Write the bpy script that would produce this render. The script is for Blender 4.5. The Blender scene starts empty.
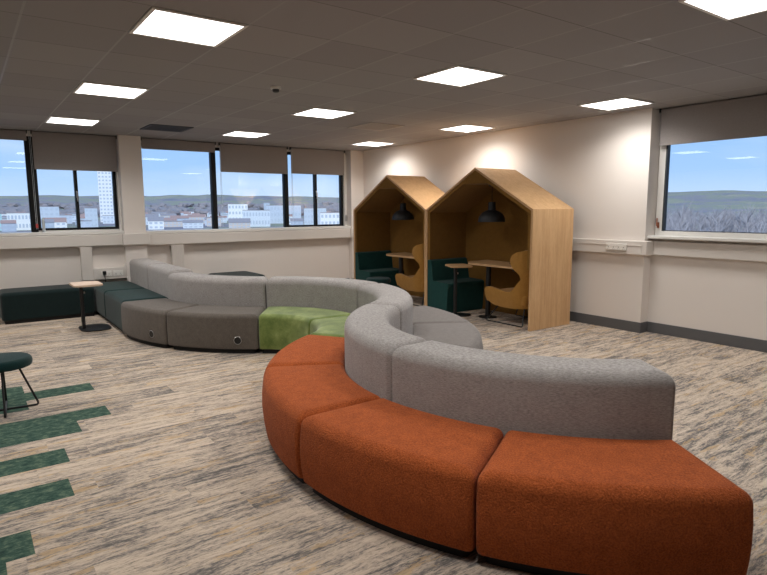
import bpy, bmesh, math, random
from mathutils import Vector, Matrix
PI = math.pi
R = math.radians
random.seed(7)
scn = bpy.context.scene
COL = scn.collection

# ------------------------------------------------------------------ materials
class NT:
    """small helper around a node tree"""
    def __init__(s, name):
        s.m = bpy.data.materials.new(name); s.m.use_nodes = True
        s.t = s.m.node_tree; s.n = s.t.nodes; s.l = s.t.links
        s.b = s.n['Principled BSDF']; s.out = s.n['Material Output']
    def node(s, typ, **kw):
        n = s.n.new(typ)
        for k, v in kw.items():
            if k in n.inputs.keys(): s.put(n.inputs[k], v)
            else: setattr(n, k, v)
        return n
    def put(s, sock, v):
        if isinstance(v, bpy.types.NodeSocket): s.l.new(v, sock)
        else: sock.default_value = v
    def math(s, op, a, b=None, c=None):
        n = s.n.new('ShaderNodeMath'); n.operation = op
        s.put(n.inputs[0], a)
        if b is not None: s.put(n.inputs[1], b)
        if c is not None: s.put(n.inputs[2], c)
        return n.outputs[0]
    def mix(s, f, a, b, mode='MIX'):
        n = s.n.new('ShaderNodeMix'); n.data_type = 'RGBA'; n.blend_type = mode
        s.put(n.inputs[0], f); s.put(n.inputs[6], a); s.put(n.inputs[7], b)
        return n.outputs[2]
    def coord(s, kind='Object'):
        return s.n.new('ShaderNodeTexCoord').outputs[kind]
    def mapping(s, vec, scale=(1, 1, 1), loc=(0, 0, 0)):
        n = s.n.new('ShaderNodeMapping'); s.l.new(vec, n.inputs[0])
        n.inputs['Scale'].default_value = scale; n.inputs['Location'].default_value = loc
        return n.outputs[0]
    def noise(s, vec, scale, detail=3, rough=.55):
        n = s.n.new('ShaderNodeTexNoise'); s.l.new(vec, n.inputs['Vector'])
        n.inputs['Scale'].default_value = scale; n.inputs['Detail'].default_value = detail
        n.inputs['Roughness'].default_value = rough
        return n.outputs['Fac']
    def ramp(s, f, stops, interp='LINEAR'):
        n = s.n.new('ShaderNodeValToRGB'); s.l.new(f, n.inputs[0]); e = n.color_ramp.elements
        n.color_ramp.interpolation = interp
        while len(e) < len(stops): e.new(.5)
        for x, (p, c) in zip(e, stops): x.position = p; x.color = c if len(c) == 4 else (*c, 1)
        return n.outputs[0]
    def bump(s, h, strength=.3, dist=.01):
        n = s.n.new('ShaderNodeBump'); s.l.new(h, n.inputs['Height'])
        n.inputs['Strength'].default_value = strength; n.inputs['Distance'].default_value = dist
        s.l.new(n.outputs[0], s.b.inputs['Normal'])
    def base(s, c): s.put(s.b.inputs['Base Color'], c if isinstance(c, bpy.types.NodeSocket) else (*c, 1))
    def rough(s, v): s.put(s.b.inputs['Roughness'], v)

def srgb(r, g, b):
    f = lambda c: (c / 255 / 12.92) if c <= 10.31 else ((c / 255 + .055) / 1.055) ** 2.4
    return (f(r), f(g), f(b))

def plain(name, c, rough=.6, metal=0, spec=.5, bump=None):
    t = NT(name); t.base(c); t.rough(rough); t.b.inputs['Metallic'].default_value = metal
    t.b.inputs['Specular IOR Level'].default_value = spec
    if bump:
        t.bump(t.noise(t.coord(), bump[0], 4), bump[1], bump[2])
    return t.m

def fabric(name, c, c2, scale=220, bump=.5, sheen=.15, stretch=(1, 1, 1), amount=.5, dist=.004):
    t = NT(name); v = t.mapping(t.coord(), stretch)
    f = t.noise(v, scale, 2, .6); g = t.noise(v, scale * .12, 3, .5)
    mixf = t.math('ADD', t.math('MULTIPLY', f, .75), t.math('MULTIPLY', g, .25))
    col = t.ramp(mixf, [(.5 - .25 * amount, c2), (.5 + .25 * amount, c)])
    t.base(col); t.rough(.95); t.b.inputs['Specular IOR Level'].default_value = .15
    t.b.inputs['Sheen Weight'].default_value = sheen; t.b.inputs['Sheen Roughness'].default_value = .5
    t.bump(f, bump, dist)
    return t.m

M = {}
M['wall'] = plain('wall_paint', srgb(228, 221, 215), .75, spec=.25, bump=(9, .12, .01))
M['trim'] = plain('white_trim', srgb(218, 212, 206), .45)
M['upvc'] = plain('white_frame', srgb(226, 224, 220), .35)
M['black_alu'] = plain('black_aluminium', srgb(14, 15, 17), .55, spec=.3)
M['gasket'] = plain('dark_gasket', srgb(48, 52, 56), .6)
M['skirt'] = plain('grey_skirting', srgb(92, 92, 94), .55)
M['black_metal'] = plain('black_metal', srgb(20, 21, 23), .45)
M['lamp_black'] = plain('matt_black_lamp', srgb(28, 30, 34), .55)
M['plinth'] = plain('black_plinth', srgb(16, 16, 18), .7)
M['chrome'] = plain('satin_steel', srgb(190, 190, 190), .3, 1)
M['white_plastic'] = plain('white_plastic', srgb(235, 233, 228), .4)
M['copper'] = plain('copper_handle', srgb(176, 110, 84), .4, .6)
M['tbar'] = plain('ceiling_bar', srgb(168, 164, 158), .5)
M['vent_dark'] = plain('dark_grille', srgb(60, 58, 57), .6)
M['vent_light'] = plain('pale_grille', srgb(176, 168, 160), .5)
M['lite'] = plain('light_frame', srgb(235, 232, 226), .5)
M['red_plastic'] = plain('red_tag', srgb(190, 70, 66), .5)
M['clear_plastic'] = plain('pale_plastic', srgb(190, 198, 204), .4)

M['orange'] = fabric('rust_orange_boucle', srgb(196, 103, 53), srgb(124, 58, 27), 130, 1.0, .05, amount=.9, dist=.008)
def heather():
    t = NT('light_grey_heather'); v = t.coord()
    f = t.noise(t.mapping(v, (55, 55, 420)), 1.0, 2, .5); g = t.noise(v, 420, 1, .5); q = t.noise(v, 9, 3)
    k = t.math('ADD', t.math('ADD', t.math('MULTIPLY', f, .6), t.math('MULTIPLY', g, .28)), t.math('MULTIPLY', q, .12))
    t.base(t.ramp(k, [(.36, srgb(134, 130, 128)), (.5, srgb(160, 155, 152)), (.62, srgb(180, 175, 172))])); t.rough(.95)
    t.b.inputs['Specular IOR Level'].default_value = .12; t.b.inputs['Sheen Weight'].default_value = .12
    t.bump(g, .35, .003); return t.m
M['grey'] = heather()
M['taupe'] = fabric('dark_taupe_wool', srgb(112, 104, 96), srgb(84, 78, 73), 170, .5, .15, amount=.7)
M['greyseat'] = fabric('mid_grey_wool', srgb(134, 128, 124), srgb(104, 98, 95), 170, .5, .15, amount=.7)
M['dkgreen'] = fabric('dark_teal_velvet', srgb(18, 50, 49), srgb(11, 38, 39), 130, .3, .15, amount=.8)
M['benchgreen'] = fabric('black_green_wool', srgb(26, 42, 42), srgb(16, 30, 31), 130, .3, .15, amount=.8)
M['podgreen'] = fabric('deep_green_wool', srgb(30, 74, 70), srgb(20, 56, 54), 130, .4, .1, amount=.8)
M['ochre'] = fabric('ochre_felt', srgb(138, 101, 48), srgb(114, 82, 37), 120, .3, .1, amount=.8)
M['tan'] = fabric('mustard_wool', srgb(176, 130, 66), srgb(150, 108, 50), 160, .4, .15, amount=.7)
M['blind'] = fabric('grey_blind_cloth', srgb(156, 150, 148), srgb(142, 136, 134), 400, .1, .05, amount=.7)

def velvet_green():
    t = NT('apple_green_velvet'); v = t.coord()
    f = t.noise(v, 6, 4, .6); g = t.noise(v, 140, 2)
    c = t.ramp(t.math('ADD', t.math('MULTIPLY', f, .8), t.math('MULTIPLY', g, .2)),
               [(.36, srgb(86, 106, 40)), (.55, srgb(120, 136, 68)), (.7, srgb(154, 166, 102))])
    t.base(c); t.rough(.8); t.b.inputs['Sheen Weight'].default_value = .3
    t.bump(g, .3, .003)
    return t.m
M['green'] = velvet_green()

def oak(name, axis, a=(210, 172, 128), b=(190, 150, 107)):
    t = NT(name); sc = [9, 9, 9]; sc[axis] = .55
    v = t.mapping(t.coord(), tuple(sc))
    f = t.noise(v, 3.0, 6, .62); g = t.noise(t.mapping(t.coord(), tuple(x * 6 for x in sc)), 4, 3)
    c = t.ramp(t.math('ADD', t.math('MULTIPLY', f, .7), t.math('MULTIPLY', g, .3)), [(.36, srgb(*b)), (.62, srgb(*a))])
    t.base(c); t.rough(.5); t.b.inputs['Specular IOR Level'].default_value = .35
    t.bump(g, .08, .002)
    return t.m
M['oak_z'] = oak('oak_upright', 2)
M['oak_y'] = oak('oak_across', 1)
M['oak_x'] = oak('oak_deep', 0)
M['oak_pale'] = oak('pale_oak_top', 0, (228, 204, 182), (210, 184, 160))

def carpet():
    t = NT('striated_plank_carpet'); v = t.coord()
    sp = t.node('ShaderNodeSeparateXYZ', Vector=v); X, Y = sp.outputs[0], sp.outputs[1]
    row = t.math('FLOOR', t.math('DIVIDE', Y, .25))
    wn = t.node('ShaderNodeTexWhiteNoise', noise_dimensions='1D', W=row)
    xs = t.math('ADD', X, t.math('MULTIPLY', wn.outputs['Value'], 3.0))
    colx = t.math('FLOOR', xs)
    cv = t.node('ShaderNodeCombineXYZ', X=colx, Y=row)
    wn2 = t.node('ShaderNodeTexWhiteNoise', noise_dimensions='2D', Vector=cv.outputs[0])
    h = wn2.outputs['Value']
    # each plank samples its own stretch of the pattern
    off = t.node('ShaderNodeCombineXYZ', X=t.math('MULTIPLY', h, 37.0), Y=t.math('MULTIPLY', h, 91.0), Z=0.0)
    pv = t.node('ShaderNodeVectorMath', operation='ADD'); t.l.new(v, pv.inputs[0]); t.l.new(off.outputs[0], pv.inputs[1])
    P = pv.outputs[0]
    fine = t.noise(t.mapping(P, (30, 84, 1)), 1.0, 4, .75)      # loops
    wob = t.node('ShaderNodeVectorMath', operation='ADD'); t.l.new(P, wob.inputs[0])
    wn3 = t.node('ShaderNodeTexNoise', Vector=P, Scale=9.0, Detail=2.0)
    wsc = t.node('ShaderNodeVectorMath', operation='SCALE', Scale=.035); t.l.new(wn3.outputs['Color'], wsc.inputs[0]); t.l.new(wsc.outputs[0], wob.inputs[1])
    Q = wob.outputs[0]
    s1 = t.noise(t.mapping(Q, (2.6, 20, 1)), 1.0, 6, .74)       # broad streaks
    s2 = t.noise(t.mapping(Q, (10, 66, 1)), 1.0, 4, .72)          # short streaks
    s3 = t.noise(t.mapping(Q, (6.5, 40, 1), (9, 4, 0)), 1.0, 4, .75)
    s4 = t.noise(t.mapping(Q, (2.0, 13, 1), (3, 14, 0)), 1.0, 4, .65)
    def blend(a, wa, b, wb, c, wc): return t.math('ADD', t.math('ADD', t.math('MULTIPLY', a, wa), t.math('MULTIPLY', b, wb)), t.math('MULTIPLY', c, wc))
    k = blend(s1, .48, s2, .23, fine, .29)
    k = t.math('ADD', k, t.math('MULTIPLY', t.math('SUBTRACT', h, .5), .05))
    c = t.ramp(k, [(.41, srgb(98, 94, 92)), (.462, srgb(132, 125, 119)), (.494, srgb(172, 158, 145)), (.55, srgb(199, 182, 164)), (.64, srgb(211, 196, 178))])
    och = t.ramp(blend(s4, .62, s2, .14, fine, .24), [(.545, (0, 0, 0)), (.585, (1, 1, 1))])
    c = t.mix(t.math('MULTIPLY', och, .6), c, (*srgb(192, 158, 112), 1))
    tl = t.ramp(blend(s3, .68, s1, .04, fine, .28), [(.575, (0, 0, 0)), (.592, (1, 1, 1))])
    c = t.mix(t.math('MULTIPLY', tl, .6), c, (*srgb(66, 72, 72), 1))
    gy = t.ramp(blend(s2, .5, s4, .22, fine, .28), [(.56, (0, 0, 0)), (.6, (1, 1, 1))])
    c = t.mix(t.math('MULTIPLY', gy, .5), c, (*srgb(120, 122, 110), 1))
    # dark green planks
    gn = t.noise(t.mapping(v, (16, 26, 1)), 1.0, 5, .75)
    gc = t.ramp(t.math('ADD', t.math('MULTIPLY', gn, .7), t.math('MULTIPLY', fine, .3)), [(.38, srgb(38, 58, 54)), (.5, srgb(62, 86, 76)), (.62, srgb(104, 118, 98))])
    tot = None
    for (x1, y0, y1) in [(-.954, -1.0, -.75), (-.842, -.75, -.5), (-.612, -.25, 0), (-.568, .25, .5), (-.424, .75, 1.0), (-.187, 1.0, 1.25),
                         (-.682, 1.5, 1.75), (-.177, 1.75, 2.0), (-.676, 2.0, 2.25)]:
        a = t.math('MULTIPLY', t.math('LESS_THAN', X, x1), t.math('MULTIPLY', t.math('GREATER_THAN', Y, y0), t.math('LESS_THAN', Y, y1)))
        a = t.math('MULTIPLY', a, t.math('GREATER_THAN', X, x1 - 2.0))
        tot = a if tot is None else t.math('MAXIMUM', tot, a)
    c = t.mix(tot, c, gc)
    # plank seams
    fy = t.math('PINGPONG', Y, .125); fx = t.math('FRACT', xs)
    t.base(c); t.rough(.97); t.b.inputs['Specular IOR Level'].default_value = .1
    t.bump(t.math('ADD', fine, t.math('MULTIPLY', s2, .6)), .5, .004)
    return t.m
M['carpet'] = carpet()

def ceiling_mat():
    t = NT('mineral_ceiling_tiles'); v = t.coord()
    sp = t.node('ShaderNodeSeparateXYZ', Vector=v)
    def line(a, w):
        d = t.math('PINGPONG', a, .3)          # 0 at the grid lines
        return t.math('LESS_THAN', d, w)
    cell = t.node('ShaderNodeCombineXYZ', X=t.math('FLOOR', t.math('DIVIDE', sp.outputs[0], .6)), Y=t.math('FLOOR', t.math('DIVIDE', sp.outputs[1], .6)))
    h = t.node('ShaderNodeTexWhiteNoise', noise_dimensions='2D', Vector=cell.outputs[0]).outputs['Value']
    f = t.noise(v, 160, 2)
    tile = t.ramp(t.math('ADD', t.math('MULTIPLY', f, .4), t.math('MULTIPLY', h, .5)), [(0, srgb(145, 142, 142)), (1, srgb(163, 160, 159))])
    lx = line(sp.outputs[0], .007); ly = line(sp.outputs[1], .003)
    c = t.mix(lx, tile, (*srgb(140, 136, 134), 1))
    c = t.mix(ly, c, (*srgb(104, 100, 98), 1))
    t.base(c); t.rough(t.math('SUBTRACT', .9, t.math('MULTIPLY', lx, .6))); t.b.inputs['Specular IOR Level'].default_value = .35
    t.bump(f, .15, .003)
    return t.m
M['ceiling'] = ceiling_mat()

def glow(name, c, s):
    t = NT(name); e = t.node('ShaderNodeEmission'); e.inputs[0].default_value = (*c, 1); e.inputs[1].default_value = s
    t.l.new(e.outputs[0], t.out.inputs[0]); return t.m
M['diffuser'] = glow('lit_diffuser', (1.0, .968, .925), 5.0)

def glass():
    t = NT('window_glass')
    tr = t.node('ShaderNodeBsdfTransparent'); tr.inputs[0].default_value = (.96, .98, .98, 1)
    gl = t.node('ShaderNodeBsdfGlossy'); gl.inputs['Roughness'].default_value = .0
    fr = t.node('ShaderNodeFresnel'); fr.inputs[0].default_value = 1.5
    mx = t.node('ShaderNodeMixShader'); t.l.new(fr.outputs[0], mx.inputs[0])
    t.l.new(tr.outputs[0], mx.inputs[1]); t.l.new(gl.outputs[0], mx.inputs[2]); t.l.new(mx.outputs[0], t.out.inputs[0])
    return t.m
M['glass'] = glass()

# ------------------------------------------------------------------ mesh helpers
def obj(name, bm, mat, parent=None, smooth=True, wn=True, sharp=35):
    me = bpy.data.meshes.new(name)
    bmesh.ops.recalc_face_normals(bm, faces=bm.faces[:])
    bm.to_mesh(me); bm.free()
    for m in (mat if isinstance(mat, (list, tuple)) else [mat]): me.materials.append(m)
    if smooth:
        for p in me.polygons: p.use_smooth = True
        me.set_sharp_from_angle(angle=R(sharp))
    o = bpy.data.objects.new(name, me); COL.objects.link(o)
    if parent: o.parent = parent
    if wn and smooth:
        w = o.modifiers.new('wn', 'WEIGHTED_NORMAL'); w.keep_sharp = True; w.weight = 60
    return o

def tag(o, label, cat, group=None, kind=None):
    o['label'] = label; o['category'] = cat
    if group: o['group'] = group
    if kind: o['kind'] = kind
    return o

def thing(name, label, cat, loc=(0, 0, 0), rz=0, group=None):
    o = bpy.data.objects.new(name, None); COL.objects.link(o)
    o.location = loc; o.rotation_euler = (0, 0, rz); o.empty_display_size = .1
    return tag(o, label, cat, group)

def struct(name, bm, mat, parent=None, smooth=False):
    o = obj(name, bm, mat, parent, smooth, smooth)
    if parent is None: o['kind'] = 'structure'
    return o

def dup(root, loc, rz, label, group=None):
    r = root.copy(); COL.objects.link(r); r.location = loc; r.rotation_euler = (0, 0, rz); r['label'] = label
    if group: r['group'] = group
    elif 'group' in r.keys(): pass
    for ch in list(root.children):
        c = ch.copy(); COL.objects.link(c); c.parent = r
        for g in list(ch.children):
            e = g.copy(); COL.objects.link(e); e.parent = c
    return r

def box(bm, x0, y0, z0, x1, y1, z1, bev=0, seg=2):
    r = bmesh.ops.create_cube(bm, size=1)
    vs = r['verts']
    for v in vs:
        v.co = Vector((x0 + (v.co.x + .5) * (x1 - x0), y0 + (v.co.y + .5) * (y1 - y0), z0 + (v.co.z + .5) * (z1 - z0)))
    if bev:
        es = list({e for v in vs for e in v.link_edges})
        bmesh.ops.bevel(bm, geom=es, offset=bev, segments=seg, affect='EDGES', profile=.5)
    return bm

def B(*boxes, bev=0, seg=2):
    bm = bmesh.new()
    for b in boxes: box(bm, *b, bev=bev, seg=seg)
    return bm

def tube(bm, pts, r, n=10, closed=False):
    pts = [Vector(p) for p in pts]; rings = []
    N = len(pts); up = None
    for i, p in enumerate(pts):
        if closed: d = (pts[(i + 1) % N] - pts[i - 1]).normalized()
        else: d = (pts[min(i + 1, N - 1)] - pts[max(i - 1, 0)]).normalized()
        if up is None:
            up = Vector((0, 0, 1)) if abs(d.z) < .9 else Vector((1, 0, 0))
        a = d.cross(up)
        if a.length < 1e-4: a = d.cross(Vector((0, 1, 0)))
        a.normalize(); b = a.cross(d).normalized(); up = b
        rr = r[i] if isinstance(r, (list, tuple)) else r
        rings.append([bm.verts.new(p + (a * math.cos(t) + b * math.sin(t)) * rr) for t in [2 * PI * k / n for k in range(n)]])
    m = N if closed else N - 1
    for i in range(m):
        A, C = rings[i], rings[(i + 1) % N]
        for k in range(n): bm.faces.new((A[k], A[(k + 1) % n], C[(k + 1) % n], C[k]))
    if not closed:
        bm.faces.new(rings[0]); bm.faces.new(rings[-1])
    return bm

def round_path(pts, r, seg=5):
    """polyline with rounded corners"""
    pts = [Vector(p) for p in pts]; out = [pts[0]]
    for i in range(1, len(pts) - 1):
        a, b, c = pts[i - 1], pts[i], pts[i + 1]
        d1 = (a - b).normalized(); d2 = (c - b).normalized(); rr = min(r, (a - b).length * .45, (c - b).length * .45)
        p, q = b + d1 * rr, b + d2 * rr
        for k in range(seg + 1):
            t = k / seg; out.append(p * (1 - t) ** 2 + b * 2 * t * (1 - t) + q * t * t)
    out.append(pts[-1]); return out

def lathe(bm, prof, n=40, c=(0, 0)):
    rings = []
    for r, z in prof:
        if r < 1e-5: rings.append([bm.verts.new((c[0], c[1], z))])
        else: rings.append([bm.verts.new((c[0] + r * math.cos(2 * PI * k / n), c[1] + r * math.sin(2 * PI * k / n), z)) for k in range(n)])
    for A, C in zip(rings, rings[1:]):
        for k in range(n):
            j = (k + 1) % n
            if len(A) == 1 and len(C) == 1: continue
            if len(A) == 1: bm.faces.new((A[0], C[k], C[j]))
            elif len(C) == 1: bm.faces.new((A[k], A[j], C[0]))
            else: bm.faces.new((A[k], A[j], C[j], C[k]))
    return bm

def prism(bm, poly, axis, a, b):
    """extrude a 2D polygon along an axis: axis 'x' -> poly is (y,z), 'y' -> (x,z), 'z' -> (x,y)"""
    def P(u, v, w): return {'x': (w, u, v), 'y': (u, w, v), 'z': (u, v, w)}[axis]
    A = [bm.verts.new(P(u, v, a)) for u, v in poly]; C = [bm.verts.new(P(u, v, b)) for u, v in poly]
    n = len(poly)
    bm.faces.new(A); bm.faces.new(C[::-1])
    for k in range(n): bm.faces.new((A[k], C[k], C[(k + 1) % n], A[(k + 1) % n]))
    return bm

def pad(L, D, H, z0, top=.06, vert=.03, bot=.012, nsl=12, crown=.0, seg=5, bulge=0, front=1):
    """upholstered block: s along x in 0..L, depth along y 0..D, z z0..z0+H; stacked rounded-rectangle loops, sliced for bending"""
    bm = bmesh.new(); z1 = z0 + H; hmin = min(L, D) / 2
    lv = [(bot, z0), (bot * .3, z0 + bot * .3), (0, z0 + bot)]
    lv += [(0, z0 + bot + (z1 - top - z0 - bot) * k / 4) for k in range(1, 5)]
    n = seg + 3
    lv += [(top * (1 - math.cos(PI / 2 * k / n)), z1 - top + top * math.sin(PI / 2 * k / n)) for k in range(1, n + 1)]
    lv += [(top + (hmin - top) * q, z1) for q in (.12, .4, .7, .98)]
    if top < .004: lv = [(0, z0), (0, z1)] + [(hmin * q, z1) for q in (.1, .98)]
    nd = 4; rings = []
    for ins, z in lv:
        rc = max(vert - ins * .55, .003); c = ins + rc
        c = min(c, hmin - .0005); rc = c - ins
        pts = []
        def side(p, q, m):
            for k in range(m): pts.append((p[0] + (q[0] - p[0]) * k / m, p[1] + (q[1] - p[1]) * k / m))
        def arc(cx, cy, a0):
            for k in range(seg): 
                a = R(a0 + 90 * k / seg); pts.append((cx + rc * math.cos(a), cy + rc * math.sin(a)))
        side((c, ins), (L - c, ins), nsl); arc(L - c, c, -90)
        side((L - ins, c), (L - ins, D - c), nd); arc(L - c, D - c, 0)
        side((L - c, D - ins), (c, D - ins), nsl); arc(c, D - c, 90)
        side((ins, D - c), (ins, c), nd); arc(c, c, 180)
        ring = []
        for x, y in pts:
            zz = z + (crown * (1 - (2 * x / L - 1) ** 2) * (1 - (2 * y / D - 1) ** 2) if ins >= top * .5 and crown else 0)
            t = math.sin(PI * min(1, max(0, (z - z0) / H)))
            w = (y / D if front > 0 else 1 - y / D) ** 3
            ring.append(bm.verts.new((x, y + front * bulge * t * w, zz)))
        rings.append(ring)
    for A, C in zip(rings, rings[1:]):
        m = len(A)
        for k in range(m): bm.faces.new((A[k], A[(k + 1) % m], C[(k + 1) % m], C[k]))
    bm.faces.new(rings[0][::-1]); bm.faces.new(rings[-1])
    return bm

def bend(bm, L, r0, half, rm):
    """wrap the pad: x -> angle -half..half, y -> radius r0..r0+D, origin moved to radius rm"""
    for v in bm.verts:
        a = -half + 2 * half * v.co.x / L; r = r0 + v.co.y
        v.co.x, v.co.y = r * math.cos(a) - rm, r * math.sin(a)
    return bm

# ------------------------------------------------------------------ camera
cam = bpy.data.cameras.new('camera'); cam_o = bpy.data.objects.new('camera', cam); COL.objects.link(cam_o)
yaw, pitch, roll = 0.625312, 0.1339625, -0.0046385
f_ = Vector((math.sin(yaw) * math.cos(pitch), math.cos(yaw) * math.cos(pitch), -math.sin(pitch)))
r_ = Vector((math.cos(yaw), -math.sin(yaw), 0)); u_ = r_.cross(f_)
rr = r_ * math.cos(roll) + u_ * math.sin(roll); uu = -r_ * math.sin(roll) + u_ * math.cos(roll)
mw = Matrix.Identity(4)
for i in range(3): mw[i][0], mw[i][1], mw[i][2] = rr[i], uu[i], -f_[i]
mw.translation = (-0.98898, -3.64123, 1.53100)
cam_o.matrix_world = mw
cam.sensor_width = 36; cam.lens = 580.07 / 767 * 36; cam.clip_end = 20000; cam.clip_start = .05
scn.camera = cam_o

# ------------------------------------------------------------------ room shell
XL, YB, YW, XR, H = -6.5, -7.0, 6.42, 5.70, 2.70
struct('floor', B((XL, YB, -.1, 6.1, 6.75, 0)), M['carpet'])
struct('ceiling', B((XL, YB, H, 6.1, 6.75, H + .1)), M['ceiling'])
struct('wall_left', B((XL - .1, YB, 0, XL, 6.75, H)), M['wall'])
struct('wall_rear', B((XL, YB - .1, 0, 6.1, YB, H)), M['wall'])
# window wall
struct('wall_back', B((XL, YW, 0, 6.1, 6.75, 1.165), (XL, 6.5, 2.62, 6.1, 6.75, H), (XL, 6.30, 1.165, -1.75, 6.75, 2.62), (1.43, 6.70, 1.165, 1.435, 6.75, 2.62)), M['wall'])
struct('pillar_back', B((1.10, 6.30, 0, 1.43, 6.75, H)), M['wall'])
struct('pillar_corner', B((5.40, 6.30, 0, 5.70, 6.75, H)), M['wall'])
# right wall
struct('wall_right', B((XR, .21, 0, 6.1, 6.75, H), (5.85, -3.4, 0, 6.1, .21, 1.165), (5.70, YB, 0, 6.1, -3.4, H), (5.98, -3.4, 2.62, 6.1, .21, H)), M['wall'])
# skirtings
struct('baseboard_right', B((XR - .014, .21, 0, XR, 6.3, .13), (XR - .014, .196, 0, 5.85, .21, .13), (5.836, -3.4, 0, 5.85, .196, .13), bev=.003), M['skirt'])
struct('baseboard_back', B((XL, YW - .014, 0, 1.10, YW, .13), (1.43, YW - .014, 0, 5.40, YW, .13), (1.086, 6.286, 0, 1.444, 6.30, .13), (5.386, 6.286, 0, XR - .014, 6.30, .13)), M['skirt'])

# trunking along the window wall: main run, pillar wrap, drops and the low socket run
TY = 6.30
struct('trim_1', B((-1.75, TY, .985, 1.10, YW, 1.16), (1.06, 6.235, .985, 1.475, TY, 1.165), (1.06, TY, .985, 1.10, 6.31, 1.165), (1.475 - .045, TY, .985, 1.475, 6.31, 1.165),
                   (1.43, TY, .965, 5.40, YW, 1.145), (5.36, 6.25, .965, XR, TY, 1.145), bev=.01), M['trim'])
struct('trim_2', B((.455, TY + .015, .455, .615, YW, .99), bev=.006), M['trim'])
struct('trim_3', B((.615, TY + .01, .455, 1.10, YW, .635), bev=.008), M['trim'])
struct('trim_4', B((1.83, TY + .015, .455, 2.03, YW, .97), bev=.006), M['trim'])
# rounded corner fillets of the trunking where runs meet
def fillet(cx, cz, sx, sz, r=.06):
    bm = bmesh.new(); n = 6
    poly = [(cx, cz)] + [(cx + sx * (r - r * math.sin(PI / 2 * k / n)), cz + sz * (r - r * math.cos(PI / 2 * k / n))) for k in range(n + 1)]
    return prism(bm, poly, 'y', TY + .02, YW)
fb = bmesh.new()
def addm(dst, src):
    me = bpy.data.meshes.new('t'); src.to_mesh(me); src.free(); dst.from_mesh(me); bpy.data.meshes.remove(me)
for a in [(.455, .985, -1, -1), (.615, .985, 1, -1), (.615, .635, 1, 1), (1.10, .985, -1, -1), (1.10, .635, -1, 1), (1.83, .965, -1, -1), (2.03, .965, 1, -1)]:
    addm(fb, fillet(*a))
struct('trim_5', fb, M['trim'])
# ribbed cover strips on the drops
rb = bmesh.new()
for x0, x1, zt in ((.465, .605, .97), (1.84, 2.02, .95)):
    n = 6
    for k in range(n):
        w = (x1 - x0) / n
        box(rb, x0 + k * w + .003, TY + .009, .64, x0 + (k + 1) * w - .003, TY + .0155, zt)
struct('trim_6', rb, M['trim'])
# window boards
struct('trim_7', B((-1.75, 6.33, 1.165, 1.10, 6.62, 1.215), (1.43, 6.33, 1.150, 5.40, 6.62, 1.20), bev=.008), M['upvc'])
# right wall trunking
struct('trim_8', B((XR - .06, .21, .965, XR, 5.4, 1.135), (XR - .06, .15, .965, 5.85, .21, 1.135), (5.79, -3.4, .965, 5.85, .15, 1.135), bev=.008), M['trim'])
struct('trim_9', B((XR - .066, .21, 1.075, XR - .058, 5.4, 1.082), (5.784, -3.4, 1.075, 5.792, .15, 1.082)), M['trim'])
struct('trim_10', B((5.74, -3.4, 1.165, 6.0, .21, 1.20), bev=.006), M['upvc'])

# ------------------------------------------------------------------ windows
def wmember(name, bm, mat, par): return obj(name, bm, mat, par, smooth=False, wn=False)
def back_window(n, x0, x1, z0, z1, sash=None, lw=None, rw=None, low_rail=False):
    """fixed light in black aluminium, optionally an opening pair split at sash"""
    fr = [(x0 - .0, 6.52, z1 - .05, x1, 6.60, z1)]
    w = .05 if sash else .03
    lw, rw = lw or w, rw or w
    fr += [(x0, 6.52, z0, x0 + lw, 6.60, z1 - .05), (x1 - rw, 6.52, z0, x1, 6.60, z1 - .05)]
    if low_rail: fr += [(x0 + lw, 6.52, z0, x1 - rw, 6.60, z0 + .035)]
    if sash: fr += [(sash - .022, 6.515, z0 + .035, sash + .022, 6.60, z1 - .05)]
    w_ = struct('window_%d' % n, B(*fr), M['black_alu'])
    wmember('pane', B((x0 + .01, 6.556, z0 + .005, x1 - .01, 6.562, z1 - .02)), M['glass'], w_)
    return w_
wa1 = back_window(1, -1.75, -.12, 1.215, 2.62)
wa2 = back_window(2, -.07, 1.075, 1.235, 2.62, sash=.492, low_rail=True)
wb1 = back_window(3, 1.455, 2.66, 1.20, 2.62)
wb2 = back_window(4, 2.705, 4.045, 1.20, 2.62, lw=.012, rw=.012)
wb3 = back_window(5, 4.105, 5.345, 1.20, 2.62, sash=4.716, lw=.012, low_rail=True)
struct('trim_11', B((-.13, 6.50, 1.215, -.06, 6.62, 2.62), (2.635, 6.50, 1.20, 2.705, 6.62, 2.62), (4.04, 6.50, 1.20, 4.105, 6.62, 2.62)), M['black_alu'])
struct('trim_12', B((1.072, 6.47, 1.215, 1.10, 6.66, 2.62), (1.43, 6.47, 1.20, 1.458, 6.66, 2.62), (5.342, 6.47, 1.20, 5.40, 6.66, 2.62), (-.065, 6.51, 1.215, 1.072, 6.62, 1.236)), M['upvc'])
def handle(par, x, z, s=1):
    bm = B((x - .012, 6.495, z - .05, x + .012, 6.515, z + .05), (x - .009, 6.475, z - .012, x + .009, 6.50, z + .012), (x - .009, 6.465, z - .11, x + .009, 6.48, z + .012), bev=.004)
    return wmember('handle', bm, M['chrome'] if s else M['white_plastic'], par)
handle(wa2, .492, 1.78); handle(wb3, 4.716, 1.85)
wmember('handle', B((5.355, 6.44, 1.30, 5.385, 6.47, 1.42), (5.36, 6.42, 1.37, 5.38, 6.45, 1.385), bev=.004), M['chrome'], wb3)
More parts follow.
